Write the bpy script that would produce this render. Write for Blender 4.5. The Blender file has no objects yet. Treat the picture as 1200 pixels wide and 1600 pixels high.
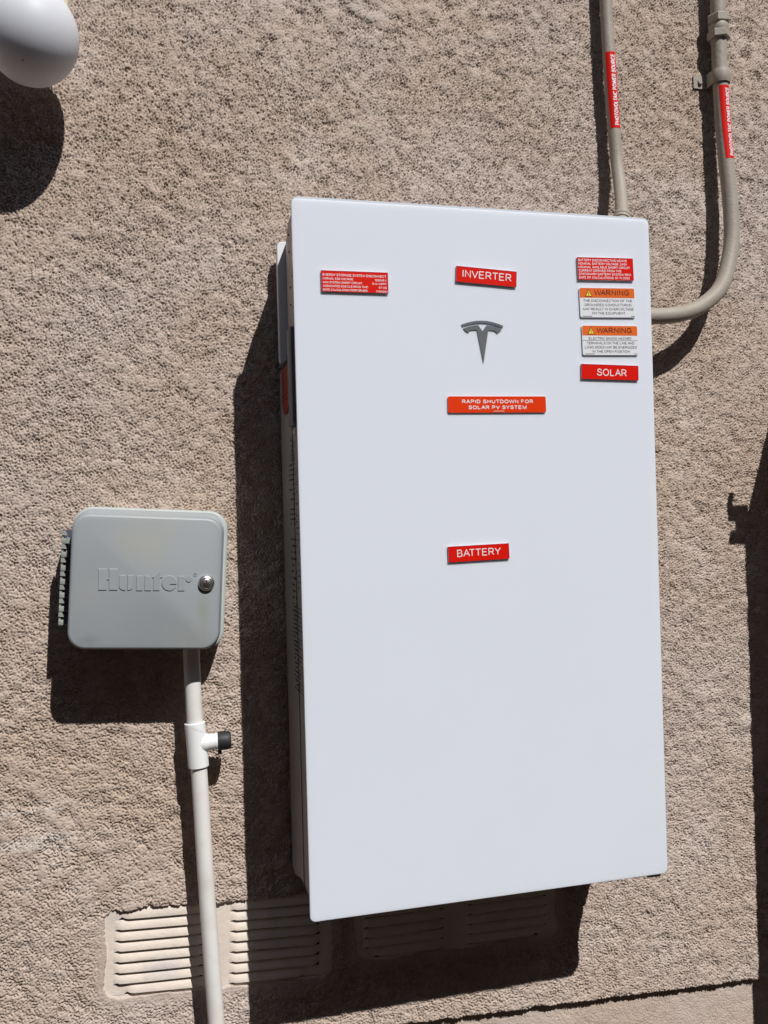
import bpy, bmesh, math, random
import numpy as np
from mathutils import Vector, Matrix

# ------------------------------------------------------------------ camera, sky, sun, exposure
C = bpy.context.scene.collection
S = bpy.context.scene
cam_d = bpy.data.cameras.new('camera'); cam = bpy.data.objects.new('camera', cam_d); C.objects.link(cam)
cam_d.sensor_fit = 'VERTICAL'; cam_d.sensor_height = 32.0; cam_d.sensor_width = 24.0
cam_d.lens = 1400.0 / 1600.0 * 32.0
cam_d.clip_start = 0.02; cam_d.clip_end = 1000
cam.location = (-0.21043, -1.55333, 0.60681)
cam.rotation_euler = (1.57874, 0.02737, -0.24873)
S.camera = cam
SUN = Vector((-0.38, 1.0, -1.27)).normalized()          # direction the light travels
elev = math.asin(-SUN.z); azi = math.atan2(-SUN.x, -SUN.y)
W = bpy.data.worlds.new('World'); S.world = W; W.use_nodes = True
wn = W.node_tree.nodes; bg = wn['Background']
sky = wn.new('ShaderNodeTexSky'); sky.sky_type = 'NISHITA'; sky.sun_disc = False
sky.sun_elevation = elev; sky.sun_rotation = azi; sky.air_density = 1.0; sky.dust_density = 0.6
W.node_tree.links.new(sky.outputs[0], bg.inputs[0]); bg.inputs[1].default_value = 0.058
sl = bpy.data.lights.new('sun', 'SUN'); so = bpy.data.objects.new('sun', sl); C.objects.link(so)
sl.energy = 5.0; sl.angle = math.radians(0.5); sl.color = (1.0, 0.965, 0.92)
so.location = (2, -4, 6); so.rotation_euler = SUN.to_track_quat('-Z', 'Y').to_euler()
S.view_settings.view_transform = 'Standard'; S.view_settings.look = 'None'
S.view_settings.exposure = -0.08; S.view_settings.gamma = 1.0; S.view_settings.use_curve_mapping = False
S.render.engine = 'CYCLES'
random.seed(3); rng = np.random.default_rng(11)

# ------------------------------------------------------------------ materials
def nd(nt, t, **kw):
    n = nt.nodes.new(t)
    for k, v in kw.items(): setattr(n, k, v)
    return n
def mat(name, col, rough=0.5, var=0.06, scale=8.0, bump=0.0, bscale=200.0, metal=0.0, spec=0.5, coat=0.0, tint=None, tscale=3.0, tamt=0.3, sss=0.0, ssr=(0.03, 0.03, 0.03)):
    m = bpy.data.materials.new(name); m.use_nodes = True; nt = m.node_tree; L = nt.links
    b = nt.nodes['Principled BSDF']
    g = nd(nt, 'ShaderNodeNewGeometry')
    n1 = nd(nt, 'ShaderNodeTexNoise'); n1.inputs['Scale'].default_value = scale; n1.inputs['Detail'].default_value = 5
    L.new(g.outputs['Position'], n1.inputs['Vector'])
    r = nd(nt, 'ShaderNodeMapRange'); L.new(n1.outputs[0], r.inputs[0])
    r.inputs[1].default_value = 0.3; r.inputs[2].default_value = 0.7; r.inputs[3].default_value = 1 - var; r.inputs[4].default_value = 1 + var
    mx = nd(nt, 'ShaderNodeMix', data_type='RGBA', blend_type='MULTIPLY'); mx.inputs[0].default_value = 1
    mx.inputs[6].default_value = (*col, 1); L.new(r.outputs[0], mx.inputs[7])
    out = mx.outputs[2]
    if tint:
        n2 = nd(nt, 'ShaderNodeTexNoise'); n2.inputs['Scale'].default_value = tscale; n2.inputs['Detail'].default_value = 6; n2.inputs['Roughness'].default_value = 0.65
        L.new(g.outputs['Position'], n2.inputs['Vector'])
        r2 = nd(nt, 'ShaderNodeMapRange'); L.new(n2.outputs[0], r2.inputs[0]); r2.inputs[1].default_value = 0.48; r2.inputs[2].default_value = 0.7; r2.inputs[4].default_value = tamt
        m2 = nd(nt, 'ShaderNodeMix', data_type='RGBA'); L.new(r2.outputs[0], m2.inputs[0]); L.new(out, m2.inputs[6]); m2.inputs[7].default_value = (*tint, 1)
        out = m2.outputs[2]
    L.new(out, b.inputs['Base Color'])
    rr = nd(nt, 'ShaderNodeMapRange'); L.new(n1.outputs[0], rr.inputs[0]); rr.inputs[3].default_value = max(0, rough - 0.06); rr.inputs[4].default_value = rough + 0.06
    L.new(rr.outputs[0], b.inputs['Roughness'])
    b.inputs['Metallic'].default_value = metal; b.inputs['Specular IOR Level'].default_value = spec
    b.inputs['Coat Weight'].default_value = coat; b.inputs['Coat Roughness'].default_value = 0.08
    if sss: b.inputs['Subsurface Weight'].default_value = sss; b.inputs['Subsurface Radius'].default_value = ssr; b.inputs['Subsurface Scale'].default_value = 1.0
    if bump:
        n3 = nd(nt, 'ShaderNodeTexNoise'); n3.inputs['Scale'].default_value = bscale; n3.inputs['Detail'].default_value = 3
        L.new(g.outputs['Position'], n3.inputs['Vector'])
        bp = nd(nt, 'ShaderNodeBump'); bp.inputs['Strength'].default_value = 1; bp.inputs['Distance'].default_value = bump
        L.new(n3.outputs[0], bp.inputs['Height']); L.new(bp.outputs[0], b.inputs['Normal'])
    return m

def stucco_material():
    m = bpy.data.materials.new('stucco'); m.use_nodes = True; nt = m.node_tree; L = nt.links; b = nt.nodes['Principled BSDF']
    g = nd(nt, 'ShaderNodeNewGeometry')
    def noise(scale, det=5, rough=0.6, vec=None):
        n = nd(nt, 'ShaderNodeTexNoise'); n.inputs['Scale'].default_value = scale; n.inputs['Detail'].default_value = det; n.inputs['Roughness'].default_value = rough
        L.new(vec or g.outputs['Position'], n.inputs['Vector']); return n.outputs[0]
    def rng_(s, a, b_, c, d):
        r = nd(nt, 'ShaderNodeMapRange'); L.new(s, r.inputs[0])
        for i, v in enumerate((a, b_, c, d)): r.inputs[i + 1].default_value = v
        return r.outputs[0]
    def mix(f, a, c, mode='MIX'):
        x = nd(nt, 'ShaderNodeMix', data_type='RGBA', blend_type=mode)
        if isinstance(f, float): x.inputs[0].default_value = f
        else: L.new(f, x.inputs[0])
        for i, v in ((6, a), (7, c)):
            if isinstance(v, tuple): x.inputs[i].default_value = (*v, 1)
            else: L.new(v, x.inputs[i])
        return x.outputs[2]
    col = mix(rng_(noise(2.2), 0.38, 0.62, 0, 1), STUC_A, STUC_B)
    col = mix(rng_(noise(7.0, 6), 0.5, 0.75, 0, 0.55), col, STUC_L)
    col = mix(rng_(noise(16.0, 4), 0.6, 0.78, 0, 0.22), col, (0.47, 0.30, 0.17))
    col = mix(rng_(noise(900.0, 2), 0.3, 0.7, 0.0, 1.0), mix(1.0, col, (0.86, 0.86, 0.86), 'MULTIPLY'), mix(1.0, col, (1.12, 1.12, 1.12), 'MULTIPLY'))
    # pale lime wipe marks: long, almost level strokes low on the left
    sep = nd(nt, 'ShaderNodeSeparateXYZ'); L.new(g.outputs['Position'], sep.inputs[0])
    mp = nd(nt, 'ShaderNodeMapping'); mp.inputs['Rotation'].default_value = (0, math.radians(-3), 0); mp.inputs['Scale'].default_value = (3.0, 1, 42.0); L.new(g.outputs['Position'], mp.inputs[0])
    st = rng_(noise(1.0, 3, 0.5, mp.outputs[0]), 0.52, 0.64, 0, 0.6)
    def mul(a, c):
        k = nd(nt, 'ShaderNodeMath', operation='MULTIPLY'); L.new(a, k.inputs[0]); L.new(c, k.inputs[1]); return k.outputs[0]
    low = mul(rng_(sep.outputs[2], 0.02, 0.10, 0, 1), rng_(sep.outputs[2], 0.26, 0.15, 0, 1))
    low = mul(low, rng_(sep.outputs[0], -0.26, -0.40, 0, 1))
    col = mix(mul(st, low), col, (0.62, 0.58, 0.54))
    L.new(col, b.inputs['Base Color']); b.inputs['Roughness'].default_value = 0.93; b.inputs['Specular IOR Level'].default_value = 0.15
    n = noise(520.0, 4, 0.65); bp = nd(nt, 'ShaderNodeBump'); bp.inputs['Strength'].default_value = 1.0; bp.inputs['Distance'].default_value = 0.0011
    L.new(n, bp.inputs['Height']); L.new(bp.outputs[0], b.inputs['Normal'])
    return m
STUC_A = (0.50, 0.398, 0.325); STUC_B = (0.52, 0.438, 0.392); STUC_L = (0.64, 0.565, 0.525)
M = {}
M['stucco'] = stucco_material()
M['glass_white'] = mat('white_glass', (0.76, 0.815, 0.95), 0.12, 0.012, 3, coat=0.6, sss=0.45, ssr=(0.014, 0.014, 0.015))
M['casing'] = mat('casing_grey', (0.50, 0.53, 0.57), 0.4, 0.03)
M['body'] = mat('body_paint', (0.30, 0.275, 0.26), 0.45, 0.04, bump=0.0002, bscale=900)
M['plate_metal'] = mat('galvanised', (0.74, 0.75, 0.77), 0.38, 0.04)
M['handle'] = mat('blue_grey_plastic', (0.085, 0.095, 0.13), 0.4, 0.04)
M['red'] = mat('red_plastic', (0.66, 0.010, 0.004), 0.3, 0.03, spec=0.3)
M['red2'] = mat('red_orange_plastic', (0.72, 0.040, 0.003), 0.35, 0.03, spec=0.3)
M['red_dark'] = mat('bevelled_core', (0.30, 0.02, 0.05), 0.4, 0.03)
M['orange'] = mat('orange_print', (0.72, 0.135, 0.018), 0.35, 0.03)
M['yellow'] = mat('yellow_print', (0.80, 0.62, 0.05), 0.4, 0.03)
M['sign_white'] = mat('sign_white', (0.72, 0.74, 0.78), 0.35, 0.02)
M['sign_core'] = mat('sign_core', (0.72, 0.70, 0.72), 0.5, 0.02)
M['letter_white'] = mat('letter_white', (0.80, 0.76, 0.80), 0.4, 0.02)
M['letter_black'] = mat('letter_black', (0.05, 0.055, 0.075), 0.45, 0.02)
M['letter_maroon'] = mat('letter_maroon', (0.10, 0.008, 0.006), 0.45, 0.02)
M['emblem'] = mat('emblem_grey', (0.20, 0.215, 0.24), 0.28, 0.05, metal=0.35)
M['conduit'] = mat('tan_conduit_paint', (0.315, 0.28, 0.235), 0.6, 0.07, 14, bump=0.0006, bscale=160, tint=(0.39, 0.37, 0.335), tscale=22, tamt=0.35)
M['ctrl'] = mat('grey_plastic', (0.305, 0.335, 0.36), 0.45, 0.025, 10, bump=0.0001, bscale=1500, tint=(0.36, 0.36, 0.34), tscale=9, tamt=0.4)
M['ctrl_base'] = mat('pale_grey_plastic', (0.44, 0.475, 0.47), 0.5, 0.04, 12)
M['hinge'] = mat('hinge_plastic', (0.29, 0.315, 0.285), 0.5, 0.12, 60)
def stain(m, x, z, w, h, col, amt):
    nt = m.node_tree; L = nt.links; b = nt.nodes['Principled BSDF']; src = b.inputs['Base Color'].links[0].from_socket
    g = nd(nt, 'ShaderNodeNewGeometry'); mp = nd(nt, 'ShaderNodeMapping', vector_type='TEXTURE'); mp.inputs['Location'].default_value = (x, 0, z); mp.inputs['Scale'].default_value = (w, 1e3, h)
    L.new(g.outputs['Position'], mp.inputs[0]); ln = nd(nt, 'ShaderNodeVectorMath', operation='LENGTH'); L.new(mp.outputs[0], ln.inputs[0])
    n = nd(nt, 'ShaderNodeTexNoise'); n.inputs['Scale'].default_value = 1.6; n.inputs['Detail'].default_value = 5; L.new(mp.outputs[0], n.inputs['Vector'])
    ad = nd(nt, 'ShaderNodeMath', operation='ADD'); L.new(ln.outputs['Value'], ad.inputs[0]); L.new(n.outputs[0], ad.inputs[1])
    r = nd(nt, 'ShaderNodeMapRange'); L.new(ad.outputs[0], r.inputs[0]); r.inputs[1].default_value = 1.45; r.inputs[2].default_value = 0.65; r.inputs[3].default_value = 0; r.inputs[4].default_value = amt
    m2 = nd(nt, 'ShaderNodeMix', data_type='RGBA'); L.new(r.outputs[0], m2.inputs[0]); L.new(src, m2.inputs[6]); m2.inputs[7].default_value = (*col, 1); L.new(m2.outputs[2], b.inputs['Base Color'])
stain(M['ctrl'], -0.142, 0.467, 0.014, 0.045, (0.26, 0.29, 0.24), 0.6); stain(M['ctrl'], -0.315, 0.433, 0.022, 0.012, (0.24, 0.265, 0.275), 0.7); stain(M['ctrl'], -0.23, 0.575, 0.06, 0.05, (0.36, 0.365, 0.33), 0.6)
M['chrome'] = mat('steel_lock', (0.62, 0.60, 0.59), 0.34, 0.05, metal=1.0)
M['dark'] = mat('black_rubber', (0.022, 0.023, 0.026), 0.55, 0.1, 40, bump=0.0006, bscale=260)
M['hole'] = mat('dark_hole', (0.01, 0.009, 0.008), 0.9, 0.02)
M['pvc'] = mat('white_pvc', (0.76, 0.75, 0.73), 0.38, 0.03, 12, tint=(0.60, 0.57, 0.52), tscale=26, tamt=0.35)
M['pvc_fit'] = mat('white_pvc_fitting', (0.82, 0.835, 0.85), 0.32, 0.02, 12)
M['vent'] = mat('painted_vent_metal', (0.71, 0.63, 0.555), 0.6, 0.04, 10, bump=0.0008, bscale=120, tint=(0.55, 0.50, 0.49), tscale=13, tamt=0.7)
stain(M['vent'], -0.215, -0.135, 0.050, 0.030, (0.52, 0.48, 0.48), 0.75); stain(M['vent'], -0.25, -0.115, 0.03, 0.006, (0.42, 0.37, 0.32), 0.6); stain(M['pvc'], -0.146, 0.02, 0.02, 0.03, (0.62, 0.60, 0.55), 0.5)
M['globe'] = mat('globe_plastic', (0.62, 0.64, 0.69), 0.5, 0.02, 6, spec=0.25, sss=0.7)
M['cream'] = mat('cream_paint', (0.70, 0.64, 0.47), 0.6, 0.04)
M['ground'] = mat('side_yard_soil', (0.075, 0.055, 0.040), 0.95, 0.25, 3, bump=0.01, bscale=30)
M['eave'] = mat('brown_trim', (0.10, 0.07, 0.05), 0.7, 0.1)
M['added_wall_paint'] = mat('brown_stucco', (0.16, 0.12, 0.09), 0.95, 0.1, 5, bump=0.003, bscale=200)
M['sticker'] = mat('dark_red_sticker', (0.26, 0.022, 0.010), 0.5, 0.35, 160)
M['panel_tan'] = mat('panel_paint', (0.42, 0.39, 0.34), 0.5, 0.05)

# ------------------------------------------------------------------ object helpers
WL = {}
def wl(p): return WL.get(p.name, Vector((0, 0, 0))) if p else Vector((0, 0, 0))
def mk(name, V, F, m, parent=None, smooth=35, sub=None):
    V = np.asarray(V, float); c = (V.min(0) + V.max(0)) / 2
    me = bpy.data.meshes.new(name); me.from_pydata((V - c).tolist(), [], F); me.update()
    bm = bmesh.new(); bm.from_mesh(me); bmesh.ops.remove_doubles(bm, verts=bm.verts, dist=1e-6)
    if name not in FLAT: bmesh.ops.recalc_face_normals(bm, faces=bm.faces)
    bm.to_mesh(me); bm.free()
    if smooth: me.shade_smooth(); me.set_sharp_from_angle(angle=math.radians(smooth))
    me.materials.append(m)
    o = bpy.data.objects.new(name, me); C.objects.link(o)
    cw = Vector(c); WL[o.name] = cw
    if parent: o.parent = parent
    o.location = cw - wl(parent)
    return o
FLAT = {'lettering', 'small_print'}
def root(name, loc, label, cat, group=None):
    o = bpy.data.objects.new(name, None); C.objects.link(o); o.empty_display_size = 0.05
    o.location = loc; WL[o.name] = Vector(loc); o['label'] = label; o['category'] = cat
    if group: o['group'] = group
    return o
class G:                                     # gathers simple solids into one mesh
    def __init__(s): s.V = []; s.F = []
    def add(s, V, F):
        k = len(s.V); s.V += [tuple(v) for v in V]; s.F += [tuple(i + k for i in f) for f in F]; return s
def rotm(deg, c):                            # clockwise as seen from the street, about a point
    a = math.radians(deg); ca, sa = math.cos(a), math.sin(a)
    def f(p):
        x, z = p[0] - c[0], p[2] - c[1]
        return (c[0] + x * ca + z * sa, p[1], c[1] - x * sa + z * ca)
    return f
def box(x0, x1, y0, y1, z0, z1, bev=0.0, T=None, seg=2):
    bm = bmesh.new(); bmesh.ops.create_cube(bm, size=1)
    for v in bm.verts: v.co = Vector(((x0 + x1) / 2 + v.co.x * (x1 - x0), (y0 + y1) / 2 + v.co.y * (y1 - y0), (z0 + z1) / 2 + v.co.z * (z1 - z0)))
    if bev: bmesh.ops.bevel(bm, geom=bm.edges[:], offset=bev, segments=seg, profile=0.5, affect='EDGES')
    bm.verts.index_update(); V = [tuple(v.co) for v in bm.verts]; F = [tuple(v.index for v in f.verts) for f in bm.faces]; bm.free()
    if T: V = [T(v) for v in V]
    return V, F
def rr(y, x0, x1, z0, z1, r, n=7):           # rounded rectangle ring standing at depth y
    P = []
    for cx, cz, a0 in ((x1 - r, z1 - r, 0), (x0 + r, z1 - r, 90), (x0 + r, z0 + r, 180), (x1 - r, z0 + r, 270)):
        for k in range(n + 1):
            a = math.radians(a0 + 90 * k / n); P.append((cx + r * math.cos(a), y, cz + r * math.sin(a)))
    return P
def loft(rings, cap0=True, cap1=True, T=None):
    n = len(rings[0]); V = [p for r in rings for p in r]; F = []
    for i in range(len(rings) - 1):
        for j in range(n):
            F.append((i * n + j, i * n + (j + 1) % n, (i + 1) * n + (j + 1) % n, (i + 1) * n + j))
    if cap0: F.append(tuple(range(n))[::-1])
    if cap1: F.append(tuple(range((len(rings) - 1) * n, len(rings) * n)))
    if T: V = [T(v) for v in V]
    return V, F
def spline(P, n=14):
    P = [Vector(p) for p in P]; Q = [P[0] * 2 - P[1]] + P + [P[-1] * 2 - P[-2]]; out = []
    for i in range(1, len(Q) - 2):
        a, b, c, d = Q[i - 1:i + 3]
        for k in range(n):
            t = k / n; out.append(0.5 * ((2 * b) + (c - a) * t + (2 * a - 5 * b + 4 * c - d) * t * t + (3 * b - a - 3 * c + d) * t ** 3))
    return out + [P[-1]]
def tube(path, r, n=28, caps=True):          # r: number or list
    R = r if isinstance(r, (list, tuple)) else [r] * len(path); rings = []
    t0 = (path[1] - path[0]).normalized(); u = t0.orthogonal().normalized()
    for i, p in enumerate(path):
        t = (path[min(i + 1, len(path) - 1)] - path[max(i - 1, 0)]).normalized()
        u = (u - t * u.dot(t)).normalized(); v = t.cross(u)
        rings.append([tuple(p + (u * math.cos(a) + v * math.sin(a)) * R[i]) for a in [2 * math.pi * k / n for k in range(n)]])
    return loft(rings, caps, caps)
def lathe(c, axis, prof, n=36):              # prof: (distance along axis, radius); a true step repeats the distance
    ax = Vector(axis).normalized(); u = ax.orthogonal().normalized(); v = ax.cross(u); c = Vector(c)
    return loft([[tuple(c + ax * h + (u * math.cos(2 * math.pi * k / n) + v * math.sin(2 * math.pi * k / n)) * max(r, 1e-5)) for k in range(n)] for h, r in prof])
def poly(P, y0, y1, T=None):                 # outline in x,z extruded in y (y1 is the front)
    n = len(P); V = [(x, y0, z) for x, z in P] + [(x, y1, z) for x, z in P]
    F = [tuple(range(n)), tuple(range(n, 2 * n))[::-1]] + [(i, (i + 1) % n, n + (i + 1) % n, n + i) for i in range(n)]
    if T: V = [T(v) for v in V]
    return V, F

# flat print: plain sans capitals drawn as strokes of even width
def A(cx, cy, rx, ry, a0, a1, n=9): return [(cx + rx * math.cos(math.radians(a0 + (a1 - a0) * k / n)), cy + ry * math.sin(math.radians(a0 + (a1 - a0) * k / n))) for k in range(n + 1)]
GL = {
 'A': (0.80, [[(0, 0), (0.40, 1), (0.80, 0)], [(0.15, 0.36), (0.65, 0.36)]]),
 'B': (0.62, [[(0.0, 0.53), (0.0, 1), (0.36, 1)] + A(0.36, 0.765, 0.21, 0.235, 80, -80) + [(0.36, 0.53), (0.0, 0.53), (0.0, 0), (0.38, 0)] + A(0.38, 0.265, 0.24, 0.265, -80, 80) + [(0.36, 0.53)]]),
 'C': (0.72, [A(0.39, 0.5, 0.39, 0.5, 38, 322, 20)]),
 'D': (0.69, [[(0.0, 0.0), (0.0, 1), (0.30, 1)] + A(0.30, 0.5, 0.39, 0.5, 80, -80, 12) + [(0.30, 0.0), (0.0, 0.0)]]),
 'E': (0.60, [[(0.60, 1), (0, 1), (0, 0), (0.61, 0)], [(0.0, 0.52), (0.54, 0.52)]]),
 'F': (0.55, [[(0.55, 1), (0, 1), (0, 0)], [(0, 0.50), (0.48, 0.50)]]),
 'G': (0.75, [A(0.39, 0.5, 0.39, 0.5, 42, 318, 20) + [(0.75, 0.17), (0.75, 0.47), (0.42, 0.47)]]),
 'H': (0.66, [[(0, 0), (0, 1)], [(0.66, 0), (0.66, 1)], [(0, 0.53), (0.66, 0.53)]]),
 'I': (0.0, [[(0, 0), (0, 1)]]),
 'J': (0.44, [[(0.44, 1), (0.44, 0.28)] + A(0.22, 0.24, 0.22, 0.24, 0, -170)]),
 'K': (0.68, [[(0, 0), (0, 1)], [(0.64, 1), (0.0, 0.36)], [(0.20, 0.56), (0.68, 0)]]),
 'L': (0.52, [[(0, 1), (0, 0), (0.52, 0)]]),
 'M': (0.80, [[(0, 0), (0, 1), (0.40, 0.05), (0.80, 1), (0.80, 0)]]),
 'N': (0.66, [[(0, 0), (0, 1), (0.66, 0), (0.66, 1)]]),
 'O': (0.82, [A(0.41, 0.5, 0.41, 0.5, 0, 360, 28)]),
 'P': (0.60, [[(0, 0), (0, 1), (0.34, 1)] + A(0.34, 0.73, 0.26, 0.27, 80, -80) + [(0.34, 0.46), (0, 0.46)]]),
 'Q': (0.82, [A(0.41, 0.5, 0.41, 0.5, 0, 360, 28), [(0.5, 0.25), (0.82, -0.05)]]),
 'R': (0.68, [[(0, 0), (0, 1), (0.38, 1)] + A(0.38, 0.735, 0.25, 0.265, 80, -80) + [(0.38, 0.47), (0, 0.47)], [(0.34, 0.47), (0.68, 0)]]),
 'S': (0.66, [[(0.61, 0.74)] + A(0.34, 0.76, 0.27, 0.24, 20, 200, 9) + [(0.14, 0.60), (0.34, 0.52), (0.56, 0.44)] + A(0.34, 0.26, 0.32, 0.26, 28, -165, 11) + [(0.02, 0.30)]]),
 'T': (0.70, [[(0, 1), (0.70, 1)], [(0.35, 1), (0.35, 0)]]),
 'U': (0.66, [[(0, 1), (0, 0.34)] + A(0.33, 0.33, 0.33, 0.33, 180, 360, 14) + [(0.66, 0.34), (0.66, 1)]]),
 'V': (0.78, [[(0, 1), (0.39, 0), (0.78, 1)]]),
 'W': (1.14, [[(0, 1), (0.27, 0), (0.57, 0.97), (0.87, 0), (1.14, 1)]]),
 'X': (0.72, [[(0, 1), (0.72, 0)], [(0, 0), (0.72, 1)]]),
 'Y': (0.76, [[(0, 1), (0.38, 0.45), (0.76, 1)], [(0.38, 0.45), (0.38, 0)]]),
 'Z': (0.66, [[(0, 1), (0.66, 1), (0, 0), (0.66, 0)]]),
 '0': (0.50, [A(0.25, 0.5, 0.25, 0.5, 0, 360, 20)]),
 '1': (0.24, [[(0, 0.76), (0.24, 1), (0.24, 0)]]),
 '2': (0.52, [A(0.25, 0.74, 0.25, 0.26, 170, -20, 9) + [(0.42, 0.5), (0.0, 0.0), (0.52, 0.0)]]),
 '3': (0.52, [A(0.24, 0.76, 0.23, 0.24, 160, -70, 9) + [(0.2, 0.54)] + A(0.24, 0.27, 0.27, 0.27, 80, -160, 10)]),
 '4': (0.56, [[(0.42, 0), (0.42, 1), (0, 0.3), (0.56, 0.3)]]),
 '5': (0.52, [[(0.48, 1), (0.1, 1), (0.04, 0.5)] + A(0.26, 0.31, 0.26, 0.31, 130, -160, 12)]),
 '6': (0.52, [A(0.28, 0.6, 0.26, 0.4, 50, 180, 8) + A(0.27, 0.3, 0.25, 0.3, 180, 530, 16)]),
 '7': (0.52, [[(0, 1), (0.52, 1), (0.2, 0)]]),
 '8': (0.52, [A(0.26, 0.76, 0.22, 0.24, -90, 270, 16), A(0.26, 0.26, 0.26, 0.26, 90, 450, 16)]),
 '9': (0.52, [A(0.25, 0.7, 0.25, 0.3, 0, 350, 16), A(0.24, 0.4, 0.27, 0.4, 0, -130, 8)]),
 ':': (0.0, [[(0, 0), (0, 0.10)], [(0, 0.6), (0, 0.70)]]), '-': (0.28, [[(0, 0.4), (0.28, 0.4)]]),
 '/': (0.30, [[(0, 0), (0.30, 1)]]), '(': (0.16, [A(0.3, 0.42, 0.3, 0.66, 125, 235, 8)]), ')': (0.16, [A(-0.14, 0.42, 0.3, 0.66, 55, -55, 8)]), ' ': (0.18, [])}
KERN = {'LT', 'LV', 'LY', 'TA', 'AT', 'VA', 'AV', 'AY', 'YA', 'AW', 'WA', 'PA', 'FA'}
SB = {'A': 0.0, 'V': 0.0, 'W': 0.0, 'Y': 0.0, 'T': 0.02, 'O': 0.06, 'C': 0.06, 'G': 0.06, 'D': 0.08, 'Z': 0.04, 'X': 0.0, 'S': 0.06, '/': 0.0, ' ': 0.02, 'K': 0.06, 'R': 0.07}
def stroke(P, w, maxseg=None):
    if maxseg:
        Q = [P[0]]
        for a, b in zip(P, P[1:]):
            n = max(1, int(math.ceil(math.dist(a, b) / maxseg))); Q += [(a[0] + (b[0] - a[0]) * k / n, a[1] + (b[1] - a[1]) * k / n) for k in range(1, n + 1)]
        P = Q
    P = [p for i, p in enumerate(P) if i == 0 or math.dist(p, P[i - 1]) > 1e-7]
    closed = math.dist(P[0], P[-1]) < 1e-6
    if closed: P = P[:-1]
    n = len(P); V = []
    for i in range(n):
        a = P[i - 1] if (i or closed) else None; b = P[(i + 1) % n] if (i < n - 1 or closed) else None; p = P[i]
        d0 = (p[0] - a[0], p[1] - a[1]) if a else (b[0] - p[0], b[1] - p[1]); d1 = (b[0] - p[0], b[1] - p[1]) if b else d0
        l0, l1 = math.hypot(*d0), math.hypot(*d1); n0 = (-d0[1] / l0, d0[0] / l0); n1 = (-d1[1] / l1, d1[0] / l1)
        m = (n0[0] + n1[0], n0[1] + n1[1]); L = math.hypot(*m)
        if L < 1e-3: m, L = n0, 1.0
        m = (m[0] / L, m[1] / L); k = min(1 / max(m[0] * n0[0] + m[1] * n0[1], 0.2), 1.9) * w / 2
        V += [(p[0] + m[0] * k, p[1] + m[1] * k), (p[0] - m[0] * k, p[1] - m[1] * k)]
    F = [(2 * i, 2 * i + 1, 2 * ((i + 1) % n) + 1, 2 * ((i + 1) % n)) for i in range(n if closed else n - 1)]
    return V, F
def text2d(txt, x, z, w, h, align='L', bold=0.12, maxseg=None):
    """strokes as (vertices, faces, layer); the string is w wide and its capitals h high"""
    sw = bold * h; pos = []; cx = 0.0
    for ch in txt:
        gw, P = GL[ch]; sb = SB.get(ch, 0.10)
        if pos: cx += sb + bold * (0.55 if False else 1.0)
        if pos and prev + ch in KERN: cx -= 0.13
        pos.append((cx, P)); cx += gw + sb; prev = ch
    total = cx - SB.get(txt[-1], 0.10); sx = (w - sw) / max(total, 1e-6) if total > 0 else h; sz = h - sw
    x0 = {'L': x, 'C': x - w / 2, 'R': x - w}[align] + sw / 2; out = []
    for gx_, P in pos:
        for li, line in enumerate(P):
            V, F = stroke([(x0 + (gx_ + a) * sx, z + sw / 2 + b * sz) for a, b in line], sw, maxseg); out.append((V, F, li))
    return out
def lettering(parent, items, y, m, T, name='lettering'):
    g = G()
    for it in items:
        for V, F, li in text2d(*it): g.add([T((a, y - 0.00004 * li, b)) for a, b in V], F)
    return mk(name, g.V, g.F, m, parent, smooth=None)

# ------------------------------------------------------------------ ground
gx = [(-60, -120, -0.62), (60, -120, -0.62), (60, 0.3, -0.62), (-60, 0.3, -0.62)]
gr = mk('ground', gx, [(0, 1, 2, 3)], M['ground'], smooth=None); gr['kind'] = 'structure'

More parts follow.
